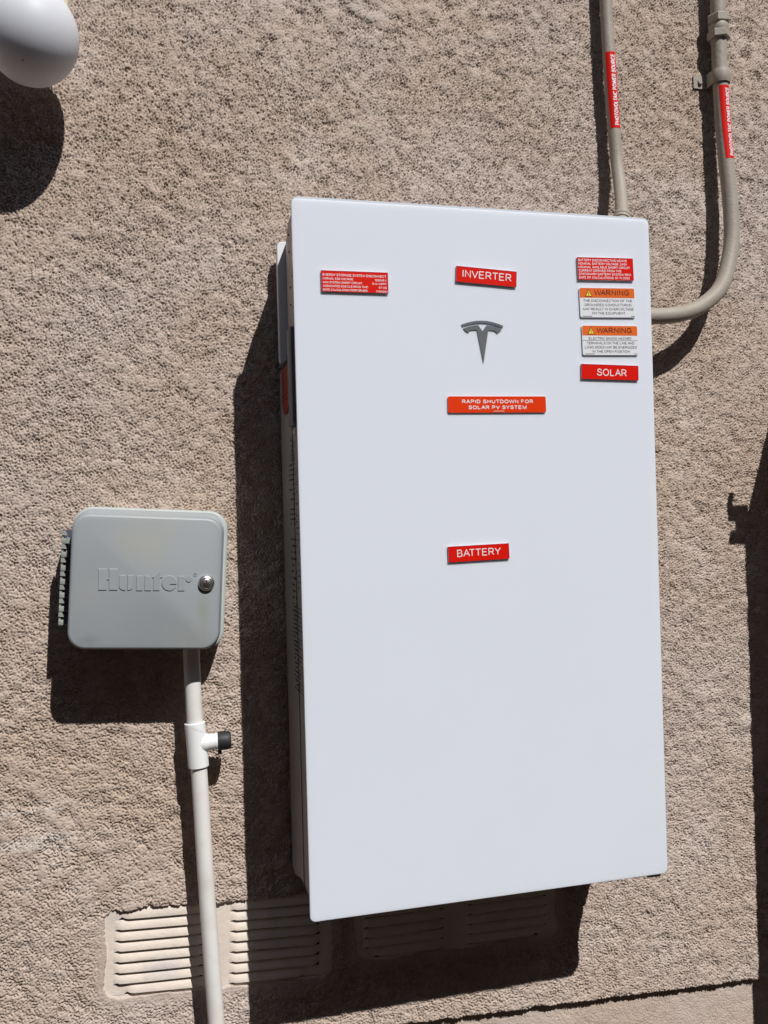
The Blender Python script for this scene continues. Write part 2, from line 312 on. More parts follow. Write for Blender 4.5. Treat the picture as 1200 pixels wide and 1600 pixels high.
# ------------------------------------------------------------------ stucco wall (relief is real geometry)
VENTS = [  # centre x, z, width, height, clockwise tilt
    (-0.1215, -0.1085, 0.384, 0.152, 2.9), (0.305, -0.1035, 0.392, 0.152, 0.7)]
def build_wall():
    st = 0.0016
    xs = np.arange(-0.53, 1.07, st); zs = np.arange(-0.45, 1.69, st)
    nx, nz = len(xs), len(zs)
    fx = np.fft.fftfreq(nx, st)[None, :]; fz = np.fft.fftfreq(nz, st)[:, None]
    def band(period, spread, ax=1.0, az=1.0, rot=0.0):
        cr, sr = math.cos(rot), math.sin(rot)
        f = np.sqrt(((fx * cr + fz * sr) * ax) ** 2 + ((-fx * sr + fz * cr) * az) ** 2) + 1e-9
        k = np.exp(-(np.log(f * period)) ** 2 / (2 * spread ** 2))
        n = np.real(np.fft.ifft2(np.fft.fft2(rng.standard_normal((nz, nx))) * k)); return n / n.std()
    fine = band(0.0046, 0.28, 1.1, 0.95, 0.35); med = band(0.0095, 0.40, 1.3, 0.85, -0.35); med2 = band(0.0095, 0.40, 0.85, 1.3, 0.8); big = band(0.020, 0.5); und = band(0.06, 0.6)
    low = band(0.35, 0.6); low2 = band(0.14, 0.6)
    X, Z = np.meshgrid(xs, zs)
    # dash finish: flat-topped crumbs parted by small sharp pits; coarser low on the left, smoother at the top
    k = 1 / (1 + np.exp(-(0.8 * low + 1.6 * (0.15 - Z) + 1.0 * (-0.1 - X))))
    dirn = 1 / (1 + np.exp(-2 * low2))
    n = (1.15 - 0.25 * k) * fine + (0.34 + 0.16 * k) * (med * dirn + med2 * (1 - dirn)) + 0.30 * big
    smooth_area = np.exp(-((X - 0.14) / 0.30) ** 2 - ((Z - 1.60) / 0.13) ** 2) * 1.7 + np.exp(-((X - 0.95) / 0.12) ** 2 - ((Z - 1.50) / 0.22) ** 2) * 0.6 + np.exp(-((X + 0.42) / 0.12) ** 2 - ((Z - 0.10) / 0.08) ** 2) * 0.7
    n = n / n.std() + 0.20 * und + 0.14 * low2 + 0.10 * low + 0.75 * smooth_area * (0.6 + 0.5 * und)
    def ss(a, b_, v):
        t = np.clip((v - a) / (b_ - a), 0, 1); return t * t * (3 - 2 * t)
    pit = 1 - ss(-1.15, -0.10, n)
    h = -0.0029 * pit - 0.0007 * (1 - ss(-0.4, 0.7, n)) + 0.00022 * np.clip(n, -1, 2) + 0.0005 * und + 0.00032 * rng.standard_normal(n.shape)
    # foundation band below the screed line: set back, smoother
    edge = -0.2878 - 0.0405 * X + 0.0003 * band(0.02, 0.6)[nz // 2][None, :] + 0.0008 * band(0.07, 0.5)[nz // 3][None, :] + 0.0003 * np.clip(med, -1.5, 1.5)
    s = np.clip((edge - Z) / 0.0035, 0, 1)
    h = h * (1 - 0.65 * s) - 0.0145 * s
    rag = 0.0002 * med2 + 0.0005 * big + 0.0008 * und + 0.0010 * low2
    for cx, cz, w, hh, tilt in VENTS:
        a = math.radians(tilt); ca, sa = math.cos(a), math.sin(a)
        u = (X - cx) * ca - (Z - cz) * sa; v = (X - cx) * sa + (Z - cz) * ca
        qx = np.abs(u) - (w / 2 - 0.022); qz = np.abs(v) - (hh / 2 - 0.022)
        d = np.hypot(np.maximum(qx, 0), np.maximum(qz, 0)) + np.minimum(np.maximum(qx, qz), 0) - 0.022
        # thick lip over the top edge, feathered out at the other sides
        top = np.clip((v - hh / 2 + 0.02) / 0.02, 0, 1) * np.clip((0.07 - np.abs(d)) / 0.06, 0, 1) * np.clip((w / 2 - np.abs(u)) / 0.04, 0, 1)
        side = np.clip((0.022 - d) / 0.022, 0, 1) * (1 - np.clip((v - hh / 2 + 0.03) / 0.02, 0, 1))
        h = h * (1 - 0.75 * side) - 0.0005 * side + 0.0045 * top
        hole = np.clip((-(d + 0.0035 + rag) / 0.0022), 0, 1)
        h = h * (1 - hole) - 0.050 * hole
    # coarse margins so the wall carries on past the picture
    ex = np.concatenate([np.linspace(-3.2, xs[0] - 0.05, 26), xs, np.linspace(xs[-1] + 0.05, 3.6, 26)])
    ez = np.concatenate([np.linspace(-0.66, zs[0] - 0.02, 5), zs, np.linspace(zs[-1] + 0.05, 2.9, 16)])
    H = np.zeros((len(ez), len(ex))); H[5:5 + nz, 26:26 + nx] = h
    H[:5, :] = -0.0165; H[:5 + nz, :26] = np.where(ez[:5 + nz, None] < -0.2878 - 0.0405 * ex[None, :26], -0.0165, -0.001)
    H[:5 + nz, 26 + nx:] = np.where(ez[:5 + nz, None] < -0.2878 - 0.0405 * ex[None, 26 + nx:], -0.0165, -0.001)
    XX, ZZ = np.meshgrid(ex, ez); Nx, Nz = len(ex), len(ez)
    co = np.stack([XX, -H, ZZ], -1).reshape(-1, 3).astype(np.float32)
    i = (np.arange(Nz - 1)[:, None] * Nx + np.arange(Nx - 1)[None, :]).reshape(-1)
    q = np.stack([i, i + 1, i + 1 + Nx, i + Nx], 1).astype(np.int32)
    me = bpy.data.meshes.new('stucco_wall'); me.vertices.add(len(co)); me.vertices.foreach_set('co', co.ravel())
    me.loops.add(q.size); me.loops.foreach_set('vertex_index', q.ravel())
    me.polygons.add(len(q)); me.polygons.foreach_set('loop_start', np.arange(0, q.size, 4, dtype=np.int32))
    me.update(calc_edges=True); me.materials.append(M['stucco'])
    w = bpy.data.objects.new('stucco_face', me)
    return w
wall = root('house_wall', (0.2, 0.2, -0.62), 'rough tan stucco house wall that carries the white battery unit', 'wall')
wf = build_wall(); C.objects.link(wf); wf.parent = wall; wf.location = -Vector((0.2, 0.2, -0.62))
mk('wall_core', *box(-3.2, 3.6, 0.06, 0.26, -0.64, 2.9), M['stucco'], wall, None)

# ------------------------------------------------------------------ foundation vents
def vent(cx, cz, w, h, tilt, label):
    T = rotm(tilt, (cx, cz)); r = root('foundation_vent', (cx, 0.0, cz - h / 2), label, 'vent', 'louvred foundation vents low in the wall')
    yp = 0.0035; pitch = 0.0176; zt = cz + h / 2
    cols = ((cx - w / 2 + 0.017, cx - 0.027), (cx + 0.014, cx + w / 2 - 0.022))
    zb = [zt - 0.0185 - pitch * k for k in range(8)]
    X0, X1 = cx - w / 2, cx + w / 2; th = 0.0012; zbot = zb[-1]; zl = cz - h / 2
    def strip(name, x0, x1, z0, z1, dy=0.0): mk(name, *box(x0, x1, yp + dy, yp + dy + th, z0, z1, T=T), M['vent'], r, None)
    strip('frame_stile', X0, cols[0][0], zl, zt); strip('frame_stile', cols[0][1], cols[1][0], zl, zt); strip('frame_stile', cols[1][1], X1, zl, zt)
    strip('frame_rail', cols[0][0], cols[0][1], zl, zbot - 0.0030); strip('frame_rail', cols[1][0], cols[1][1], zl, zbot - 0.0035)
    for ci, (a, b) in enumerate(cols):
        for k, z in enumerate(zb):
            a2, b2 = a, b
            if k == 7: (a2, b2) = (a + 0.021, b) if ci == 0 else (a, b - 0.024)
            if k == 0: (a2, b2) = (a + 0.010, b) if ci == 0 else (a, b - 0.010)
            ztop = z + pitch - 0.0030 if k else zt + 0.0005
            n = 26; V = []; F = []
            wob = random.uniform(-0.0004, 0.0004)
            for j in range(n + 1):
                u = j / n; x = a + (b - a) * u
                e = min(x - a2, b2 - x); p = 0 if e <= 0 else min(1, e / 0.013); p = math.sin(p * math.pi / 2) ** 0.8
                dip = (1 - p) * 0.0030
                d = 0.0060 * p
                zbj = z + wob * math.sin(u * 5) + dip - (0.0 if e > 0 else 0.0062)
                V += [T((x, yp, ztop)), T((x, yp - d * 0.30, ztop - 0.0030)), T((x, yp - d, zbj + 0.0006)), T((x, yp - d * 0.96, zbj)), T((x, yp - d * 0.86, zbj + 0.0004)), T((x, yp + 0.0012, ztop - 0.0026))]
            for j in range(n):
                for c in range(6):
                    F.append((j * 6 + c, j * 6 + (c + 1) % 6, j * 6 + 6 + (c + 1) % 6, j * 6 + 6 + c))
            F += [tuple(range(6)), tuple(range(n * 6, n * 6 + 6))]
            mk('louver', V, F, M['vent'], r, 50)
    # closed dark box behind the slots
    mk('vent_box', *box(X0 + 0.014, X1 - 0.014, 0.016, 0.047, cz - h / 2 + 0.014, zt - 0.016, T=T), M['hole'], r, None)
    return r
v1 = vent(*VENTS[0], 'cream painted louvred vent at the foot of the white pipe, half in sun')
v2 = vent(*VENTS[1], 'louvred foundation vent lying wholly in the shadow under the white battery unit')

# ------------------------------------------------------------------ battery and inverter unit
U = root('battery_inverter_unit', (0.303, 0.0, 0.0), 'tall white glass-fronted home battery and inverter unit covered with red and orange labels', 'home battery')
YF = -0.205
mk('front_panel', *loft([rr(-0.1975, 0.0004, 0.6061, 0.0004, 1.0987, 0.008), rr(-0.2035, 0, 0.6064, 0, 1.099, 0.0085), rr(-0.2045, 0.0003, 0.6061, 0.0003, 1.0987, 0.0082), rr(YF, 0.0009, 0.6055, 0.0009, 1.0981, 0.0078)]), M['glass_white'], U, 20)
mk('panel_frame', *loft([rr(-0.184, 0.005, 0.603, 0.002, 1.1015, 0.010), rr(-0.187, 0.002, 0.6110, 0.0, 1.1050, 0.010), rr(-0.1972, 0.002, 0.6110, -0.0012, 1.1050, 0.010)]), M['casing'], U)
# main body, lofted front to back; upper part is narrower behind
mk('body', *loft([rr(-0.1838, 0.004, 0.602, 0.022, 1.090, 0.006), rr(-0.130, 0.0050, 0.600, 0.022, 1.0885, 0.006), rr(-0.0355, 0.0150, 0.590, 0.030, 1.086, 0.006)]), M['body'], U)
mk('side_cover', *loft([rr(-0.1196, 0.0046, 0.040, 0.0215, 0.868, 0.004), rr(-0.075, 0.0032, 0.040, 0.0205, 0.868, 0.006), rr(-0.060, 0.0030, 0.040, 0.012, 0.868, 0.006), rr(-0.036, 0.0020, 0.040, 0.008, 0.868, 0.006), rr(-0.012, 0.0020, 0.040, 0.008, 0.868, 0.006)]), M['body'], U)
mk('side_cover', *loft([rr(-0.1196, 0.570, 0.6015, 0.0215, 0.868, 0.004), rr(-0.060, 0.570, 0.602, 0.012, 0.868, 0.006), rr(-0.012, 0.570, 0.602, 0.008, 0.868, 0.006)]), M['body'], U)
mk('mounting_plate', *loft([rr(-0.020, 0.0, 0.600, 0.874, 1.085, 0.010), rr(-0.034, 0.0, 0.600, 0.874, 1.085, 0.010), rr(-0.035, 0.001, 0.599, 0.875, 1.084, 0.009)]), M['plate_metal'], U)
g = G()
for x in (0.08, 0.50): g.add(*box(x, x + 0.05, -0.0205, 0.004, 0.2, 1.0))
mk('wall_rail', g.V, g.F, M['plate_metal'], U)
mk('cover_ledge', *box(-0.002, 0.040, -0.122, -0.034, 0.868, 0.874, 0.001), M['handle'], U)
mk('disconnect_lever', *loft([rr(-0.150, -0.002, 0.010, 0.757, 0.908, 0.003), rr(-0.1515, -0.0045, 0.010, 0.755, 0.910, 0.004), rr(-0.176, -0.0045, 0.010, 0.755, 0.910, 0.004), rr(-0.180, -0.002, 0.010, 0.757, 0.908, 0.003)]), M['handle'], U)
mk('lever_slot', *box(0.0030, 0.0052, -0.148, -0.142, 0.780, 0.812), M['hole'], U, None)
mk('lever_latch', *box(-0.0005, 0.006, -0.178, -0.160, 0.742, 0.749, 0.001), M['chrome'], U)
# small red caution sticker on the side cover, its lower edge rounded
cx, n = -0.078, 14
P = [(-0.116, 0.862), (-0.040, 0.862)] + [(-0.040, 0.812)] + [(-0.078 + 0.038 * math.cos(math.radians(a)), 0.812 + 0.028 * math.sin(math.radians(a))) for a in range(0, -181, -15)][1:]
Vs = [(0.0014, y, z) for y, z in P] + [(0.0060, y, z) for y, z in P]; k = len(P)
st = mk('caution_sticker', Vs, [tuple(range(k)), tuple(range(k, 2 * k))[::-1]] + [(i, (i + 1) % k, k + (i + 1) % k, k + i) for i in range(k)], M['sticker'], U, None); st['label'] = 'dark red sticker on the shaded side of the unit'
g = G()
for k in range(6):
    for q in range(3): g.add(*box(0.00115, 0.0020, -0.108 + 0.024 * q, -0.108 + 0.024 * q + random.uniform(0.008, 0.018), 0.852 - 0.009 * k, 0.8545 - 0.009 * k))
mk('sticker_print', g.V, g.F, M['letter_maroon'], st, None)['kind'] = 'stuff'
# rivets near the top of the side
g = G()
for y, z in ((-0.140, 1.063), (-0.176, 1.045), (-0.142, 1.035), (-0.170, 0.990), (-0.145, 0.978), (-0.178, 0.965), (-0.145, 0.95), (-0.172, 0.94)):
    g.add(*lathe((0.0036, y, z), (1, 0, 0), [(0, 0.0017), (0.0012, 0.0017)], 10))
mk('rivet', g.V, g.F, M['hole'], U, None)['kind'] = 'stuff'
# rating print down the side (too small to read in the photograph: rows of marks)
g = G()
def side_rows(y0, y1, z0, z1, pitch, fill, wmin=0.3):
    z = z1
    while z > z0:
        y = y0
        while y < y1:
            L_ = random.uniform(0.004, 0.011)
            if random.random() < fill: g.add(*box(0.0040 if y < -0.122 else 0.0029, 0.0062, y, min(y + L_, y1), z - pitch * 0.28, z))
            y += L_ + 0.0025
        z -= pitch
side_rows(-0.140, -0.110, 0.705, 0.742, 0.0040, 0.85); side_rows(-0.165, -0.150, 0.66, 0.69, 0.0050, 0.6); side_rows(-0.135, -0.085, 0.60, 0.70, 0.0080, 0.55)
side_rows(-0.185, -0.145, 0.50, 0.655, 0.0095, 0.55); side_rows(-0.130, -0.085, 0.46, 0.59, 0.0105, 0.5); side_rows(-0.185, -0.090, 0.33, 0.47, 0.0070, 0.75)
pr = mk('rating_print', g.V, g.F, M['letter_black'], U, None); pr['kind'] = 'stuff'
# clips under the front panel
for x0, x1 in ((0.0144, 0.0345), (0.573, 0.598)):
    mk('bottom_clip', *box(x0, x1, -0.198, -0.186, -0.0065, 0.004, 0.001), M['casing'], U)
# the T-shaped emblem
th = 0.0016
g = G()
arc_t = [(0.2676, 0.9128), (0.2760, 0.9158), (0.2849, 0.9181), (0.2935, 0.9196), (0.3030, 0.9201), (0.3120, 0.9197), (0.3207, 0.9183), (0.3300, 0.9159), (0.3386, 0.9128)]
arc_b = [(0.3373, 0.9094), (0.3290, 0.9122), (0.3205, 0.9144), (0.3118, 0.9156), (0.3030, 0.9160), (0.2940, 0.9157), (0.2858, 0.9144), (0.2772, 0.9122), (0.2689, 0.9094)]
g.add(*poly(arc_t + arc_b, YF + 0.0004, YF - th))
Tp = [(0.2706, 0.9067), (0.2750, 0.9085), (0.2796, 0.9101), (0.2878, 0.9119), (0.2955, 0.9128), (0.3028, 0.9031), (0.3102, 0.9128), (0.3180, 0.9120), (0.3262, 0.9104), (0.3310, 0.9087), (0.3355, 0.9069), (0.3325, 0.9033), (0.3273, 0.9001), (0.3254, 0.9032), (0.3213, 0.9047), (0.3125, 0.9051), (0.3030, 0.8515), (0.2933, 0.9051), (0.2848, 0.9047), (0.2808, 0.9032), (0.2787, 0.9001), (0.2739, 0.9030)]
g.add(*poly(Tp, YF + 0.0004, YF - th))
em = mk('emblem', g.V, g.F, M['emblem'], U, None)

def sign(name, cx, cz, w, h, tilt, m, th=0.0035, r=0.0006, label=None, edge=None):
    T = rotm(tilt, (cx, cz))
    p = mk(name, *loft([rr(YF + 0.0003, cx - w / 2, cx + w / 2, cz - h / 2, cz + h / 2, r), rr(YF - th + 0.0006, cx - w / 2, cx + w / 2, cz - h / 2, cz + h / 2, r), rr(YF - th, cx - w / 2 + 0.0006, cx + w / 2 - 0.0006, cz - h / 2 + 0.0006, cz + h / 2 - 0.0006, r)], T=T), M['sign_core'], U, 20)
    P = [(a, c) for a, _, c in rr(0, cx - w / 2 + 0.0001, cx + w / 2 - 0.0001, cz - h / 2 + 0.0001, cz + h / 2 - 0.0001, r)]
    mk('face', *poly(P, YF - th + 0.0004, YF - th - 0.0001, T), m, p, None)
    if label: p['label'] = label
    if edge:
        fw = 0.0007; g = G(); yf = YF - th
        for a in ((cx - w / 2 + 0.0004, cx + w / 2 - 0.0004, cz + h / 2 - fw - 0.0004, cz + h / 2 - 0.0004), (cx - w / 2 + 0.0004, cx - w / 2 + 0.0004 + fw, cz - h / 2 + 0.0004, cz + h / 2 - 0.0004 - fw), (cx + w / 2 - 0.0004 - fw, cx + w / 2 - 0.0004, cz - h / 2 + 0.0004, cz + h / 2 - 0.0004 - fw)):
            g.add(*box(a[0], a[1], yf - 0.0002, yf + 0.0004, a[2], a[3], T=T))
        mk('bevelled_edge', g.V, g.F, edge, p, None)
    return p, T, YF - th
D = M['red_dark']
p, T, y = sign('nameplate', 0.0955, 0.9738, 0.1058, 0.0325, -0.3, M['red'], 0.0034, label='small red plate with five white lines, upper left of the panel', edge=D)
x0 = 0.0955 - 0.0505; zt = 0.9738 + 0.0113; ph = 0.0057
lettering(p, [('ENERGY STORAGE SYSTEM DISCONNECT', x0, zt - 0.0036, 0.1005, 0.0038, 'L', 0.165), ('NORMAL ESS VOLTAGE:', x0, zt - 0.0036 - ph, 0.0485, 0.0034, 'L', 0.165), ('120/240 V', x0 + 0.1005, zt - 0.0038 - ph, 0.0185, 0.0034, 'R', 0.165),
  ('MAX SYSTEM SHORT CIRCUIT:', x0, zt - 0.0036 - 2 * ph, 0.0625, 0.0034, 'L', 0.165), ('15 A / MPPT', x0 + 0.1005, zt - 0.0038 - 2 * ph, 0.0235, 0.0034, 'R', 0.165), ('ASSOCIATED ESS CLEARING TIME:', x0, zt - 0.0036 - 3 * ph, 0.0715, 0.0034, 'L', 0.165), ('67 MS', x0 + 0.1005, zt - 0.0038 - 3 * ph, 0.0125, 0.0034, 'R', 0.165),
  ('DATE CALCULATION PERFORMED:', x0, zt - 0.0036 - 4 * ph, 0.0705, 0.0034, 'L', 0.165), ('7/10/2024', x0 + 0.1022, zt - 0.0040 - 4 * ph, 0.0190, 0.0032, 'R', 0.165)], y - 0.0003, M['letter_white'], T)
p, T, y = sign('nameplate', 0.3117, 0.9908, 0.1030, 0.0253, 2.9, M['red'], 0.0034, label='red plate reading INVERTER, tilted to the right', edge=D)
lettering(p, [('INVERTER', 0.3125, 0.9862, 0.0832, 0.0120, 'C', 0.13)], y - 0.0003, M['letter_white'], T)
p, T, y = sign('nameplate', 0.2856, 0.5493, 0.1029, 0.0250, -1.2, M['red'], 0.0034, label='red plate reading BATTERY in the middle of the panel', edge=D)
lettering(p, [('BATTERY', 0.2857, 0.5443, 0.0738, 0.0116, 'C', 0.13)], y - 0.0003, M['letter_white'], T)
p, T, y = sign('nameplate', 0.5251, 0.8403, 0.1045, 0.0247, 0.9, M['red'], 0.0034, label='red plate reading SOLAR, lowest on the right', edge=D)
lettering(p, [('SOLAR', 0.5280, 0.8338, 0.0545, 0.0118, 'C', 0.13)], y - 0.0003, M['letter_white'], T)
p, T, y = sign('nameplate', 0.3246, 0.7857, 0.1678, 0.0262, -0.4, M['red2'], 0.0026, 0.003, label='long orange-red plate about rapid shutdown with rounded corners')
lettering(p, [('RAPID SHUTDOWN FOR', 0.3252, 0.7875, 0.1215, 0.0060, 'C', 0.20), ('SOLAR PV SYSTEM', 0.3246, 0.7781, 0.0995, 0.0060, 'C', 0.20)], y - 0.0003, M['letter_white'], T)
g = G()
for i in range(9): g.add(*box(0.317 + i * 0.0021, 0.3185 + i * 0.0021, y - 0.0003, y + 0.0002, 0.7745, 0.7754, T=T))
mk('small_print', g.V, g.F, M['letter_white'], p, None)['kind'] = 'stuff'
p, T, y = sign('nameplate', 0.5224, 1.0119, 0.1022, 0.0372, -1.3, M['red'], 0.0034, label='red plate with six white lines, upper right corner of the panel', edge=D)
x0 = 0.5224 - 0.0493; zt = 1.0119 + 0.0158; ph = 0.00575
L6 = [('BATTERY DISCONNECTING MEANS', 0.0885), ('NOMINAL BATTERY VOLTAGE: 240V', 0.0888), ('NOMINAL AVAILABLE SHORT-CIRCUIT', 0.0940), ('CURRENT DERIVED FROM THE', 0.0780), ('STATIONARY BATTERY SYSTEM:10KA', 0.0955), ('DATE OF CALCULATIONS: 01-11-2022', 0.0925)]
lettering(p, [(s, x0, zt - 0.0040 - ph * i, w, 0.0040, 'L', 0.165) for i, (s, w) in enumerate(L6)], y - 0.0003, M['letter_white'], T)
def warning(cx, cz, w, h, tilt, lines, label, rule=None):
    p, T, y = sign('warning_label', cx, cz, w, h, tilt, M['sign_white'], 0.0026, 0.003, label=label)
    hb = 0.0166; zt = cz + h / 2
    R = 0.003; n = 6
    P = [(cx + w / 2 - 0.0007, zt - hb)] + [(cx + w / 2 - 0.0007 - R + R * math.cos(math.radians(a)), zt - 0.0007 - R + R * math.sin(math.radians(a))) for a in range(0, 91, 15)] + [(cx - w / 2 + 0.0007 + R + R * math.cos(math.radians(a)), zt - 0.0007 - R + R * math.sin(math.radians(a))) for a in range(90, 181, 15)] + [(cx - w / 2 + 0.0007, zt - hb)]
    mk('header_band', *poly(P, y + 0.0003, y - 0.0003, T), M['orange'], p, None)
    xt = cx - w / 2 + 0.0165; zc = zt - 0.0142; s = 0.0060
    mk('triangle_outline', *poly([(xt - s * 1.12, zc - 0.0006), (xt + s * 1.12, zc - 0.0006), (xt, zc + s * 1.98)], y - 0.0002, y - 0.0005, T), M['letter_maroon'], p, None)
    mk('warning_triangle', *poly([(xt - s * 0.84, zc + 0.0003), (xt + s * 0.84, zc + 0.0003), (xt, zc + s * 1.62)], y - 0.0004, y - 0.0007, T), M['yellow'], p, None)
    g = G(); g.add(*poly([(xt - 0.0003, zc + 0.0030), (xt + 0.0003, zc + 0.0030), (xt + 0.0006, zc + 0.0066), (xt - 0.0006, zc + 0.0066)], y - 0.0006, y - 0.0009, T)); g.add(*poly([(xt - 0.0004, zc + 0.0012), (xt + 0.0004, zc + 0.0012), (xt + 0.0004, zc + 0.0021), (xt - 0.0004, zc + 0.0021)], y - 0.0006, y - 0.0009, T))
    mk('exclamation_mark', g.V, g.F, M['letter_maroon'], p, None)
    lettering(p, [('WARNING', cx - w / 2 + 0.0268, zt - 0.0126, 0.0640, 0.0090, 'L', 0.145)], y - 0.0006, M['letter_maroon'], T)
    lettering(p, [(s_, cx + dx, zt - dz, ww, 0.0041, 'C', 0.14) for s_, ww, dz, dx in lines], y - 0.0003, M['letter_black'], T)
    g = G()
    for i in range(8): g.add(*box(cx - w / 2 + 0.0045 + i * 0.0021, cx - w / 2 + 0.0062 + i * 0.0021, y - 0.0003, y + 0.0002, cz - h / 2 + 0.0014, cz - h / 2 + 0.0024, T=T))
    for i in range(3): g.add(*box(cx + w / 2 - 0.0080 + i * 0.0021, cx + w / 2 - 0.0063 + i * 0.0021, y - 0.0003, y + 0.0002, cz - h / 2 + 0.0014, cz - h / 2 + 0.0024, T=T))
    if rule: g.add(*box(cx - w / 2 + 0.0006, cx + w / 2 - 0.0006, y - 0.0003, y + 0.0002, zt - rule - 0.00025, zt - rule + 0.00025, T=T))
    mk('small_print', g.V, g.F, M['letter_black'], p, None)['kind'] = 'stuff'
warning(0.5245, 0.9560, 0.1012, 0.0492, -1.4, [('THE DISCONNECTION OF THE', 0.0895, 0.0236, 0.0006), ('GROUNDED CONDUCTOR(S)', 0.0860, 0.0305, 0.0008), ('MAY RESULT IN OVERVOLTAGE', 0.0925, 0.0374, 0.0010), ('ON THE EQUIPMENT', 0.0610, 0.0443, 0.0012)], 'upper orange and white WARNING label, about the disconnection of grounded conductors')
warning(0.5274, 0.8934, 0.1020, 0.0492, -1.0, [('ELECTRIC SHOCK HAZARD', 0.0780, 0.0236, 0.0), ('TERMINALS ON THE LINE AND', 0.0870, 0.0314, 0.0006), ('LOAD SIDES MAY BE ENERGIZED', 0.0955, 0.0383, 0.0008), ('IN THE OPEN POSITION', 0.0680, 0.0452, 0.0010)], 'lower orange and white WARNING label, about electric shock hazard', rule=0.0252)

# ------------------------------------------------------------------ conduits
def nut(c, axis, r, h, rot=0.0):
    ax = Vector(axis).normalized(); u = Vector((0, -1, 0)); u = (u - ax * u.dot(ax)).normalized(); v = ax.cross(u); c = Vector(c); rings = []
    for t, k in ((0, 0.93), (0.12, 1.0), (0.88, 1.0), (1, 0.93)):
        rings.append([tuple(c + ax * (h * t) + (u * math.cos(a) + v * math.sin(a)) * r * k) for a in [rot + math.pi / 3 * q for q in range(6)]])
    return loft(rings)
def on_path(path, z, ang, r):                # point on a near-vertical conduit: height, angle from the street side towards +x
    for a, b in zip(path, path[1:]):
        if min(a.z, b.z) <= z <= max(a.z, b.z):
            t = (z - a.z) / (b.z - a.z); c = a.lerp(b, t); return (c.x + r * math.sin(ang), c.y - r * math.cos(ang), z)
    c = path[0]; return (c.x + r * math.sin(ang), c.y - r * math.cos(ang), z)
def wrap_label(parent, path, r, z0, z1, a0, a1, ac, hgt, top_a0=None):
    n, k = 40, 16; V = []; F = []
    for i in range(n + 1):
        z = z0 + (z1 - z0) * i / n; b0 = a0 + ((top_a0 if top_a0 is not None else a0) - a0) * i / n
        for j in range(k + 1): V.append(on_path(path, z, math.radians(b0 + (a1 - b0) * j / k), r + 0.0003))
    for i in range(n):
        for j in range(k): F.append((i * (k + 1) + j, i * (k + 1) + j + 1, (i + 1) * (k + 1) + j + 1, (i + 1) * (k + 1) + j))
    lb = mk('wrap_label', V, F, M['red'], parent, 40)
    zs = z0 + (z1 - z0) * 0.035; g = G()
    for V2, F2, li in text2d('PHOTOVOLTAIC POWER SOURCE', 0, 0, (z1 - z0) * 0.93, hgt, 'L', 0.19, 0.0015):
        g.add([on_path(path, zs + a, math.radians(ac) - (b - hgt / 2) / r, r + 0.0006 + 0.00005 * li) for a, b in V2], F2)
    mk('lettering', g.V, g.F, M['letter_white'], lb, 60)
cl = root('conduit', (0.600, -0.11, 1.085), 'slim tan conduit running down into the top of the white unit', 'conduit', 'painted metal conduits feeding the unit')
pl = spline([(0.6365, -0.025, 1.95), (0.6385, -0.025, 1.62), (0.6425, -0.025, 1.46), (0.648, -0.0255, 1.33), (0.6505, -0.029, 1.265), (0.646, -0.045, 1.215), (0.634, -0.070, 1.168), (0.618, -0.098, 1.125), (0.600, -0.122, 1.08)])
mk('tube', *tube(pl, 0.0117), M['conduit'], cl)
ax = (pl[-1] - pl[-14]).normalized(); c0 = Vector((0.6275, -0.0815, 1.1520))
mk('connector_collar', *lathe(c0, ax, [(0, 0.0125), (0.0015, 0.0150), (0.009, 0.0152), (0.0105, 0.0138), (0.013, 0.0138), (0.0135, 0.0165), (0.020, 0.0168), (0.021, 0.0150), (0.024, 0.0150), (0.05, 0.0150)]), M['conduit'], cl)
wrap_label(cl, pl, 0.0117, 1.3315, 1.4755, -58, 72, 6, 0.0088, -62)
cr = root('conduit', (0.60, -0.075, 0.968), 'thicker tan conduit bending into the right side of the white unit', 'conduit', 'painted metal conduits feeding the unit')
pr_ = spline([(0.8805, -0.0264, 1.95), (0.881, -0.0264, 1.62), (0.8808, -0.0264, 1.49), (0.8824, -0.029, 1.355), (0.8862, -0.034, 1.255), (0.8865, -0.040, 1.180), (0.878, -0.047, 1.110), (0.8468, -0.060, 1.0366), (0.803, -0.066, 0.997), (0.7518, -0.071, 0.976), (0.688, -0.075, 0.968), (0.598, -0.076, 0.967)])
mk('tube', *tube(pr_, 0.0147), M['conduit'], cr)
mk('lock_nut', *lathe((0.6005, -0.0755, 0.967), (1, 0, 0), [(0, 0.022), (0.006, 0.022), (0.0065, 0.0185), (0.03, 0.0185), (0.031, 0.015)]), M['conduit'], cr)
mk('compression_nut', *nut((0.881, -0.0264, 1.557), (0, 0, 1), 0.0222, 0.017, 0.42), M['conduit'], cr, 20)
mk('coupling_body', *lathe((0.881, -0.0264, 1.540), (0, 0, 1), [(0, 0.0172), (0.003, 0.0188), (0.014, 0.0188), (0.018, 0.0172)]), M['conduit'], cr)
mk('compression_nut', *nut((0.881, -0.0264, 1.527), (0, 0, 1), 0.0222, 0.016, 0.10), M['conduit'], cr, 20)
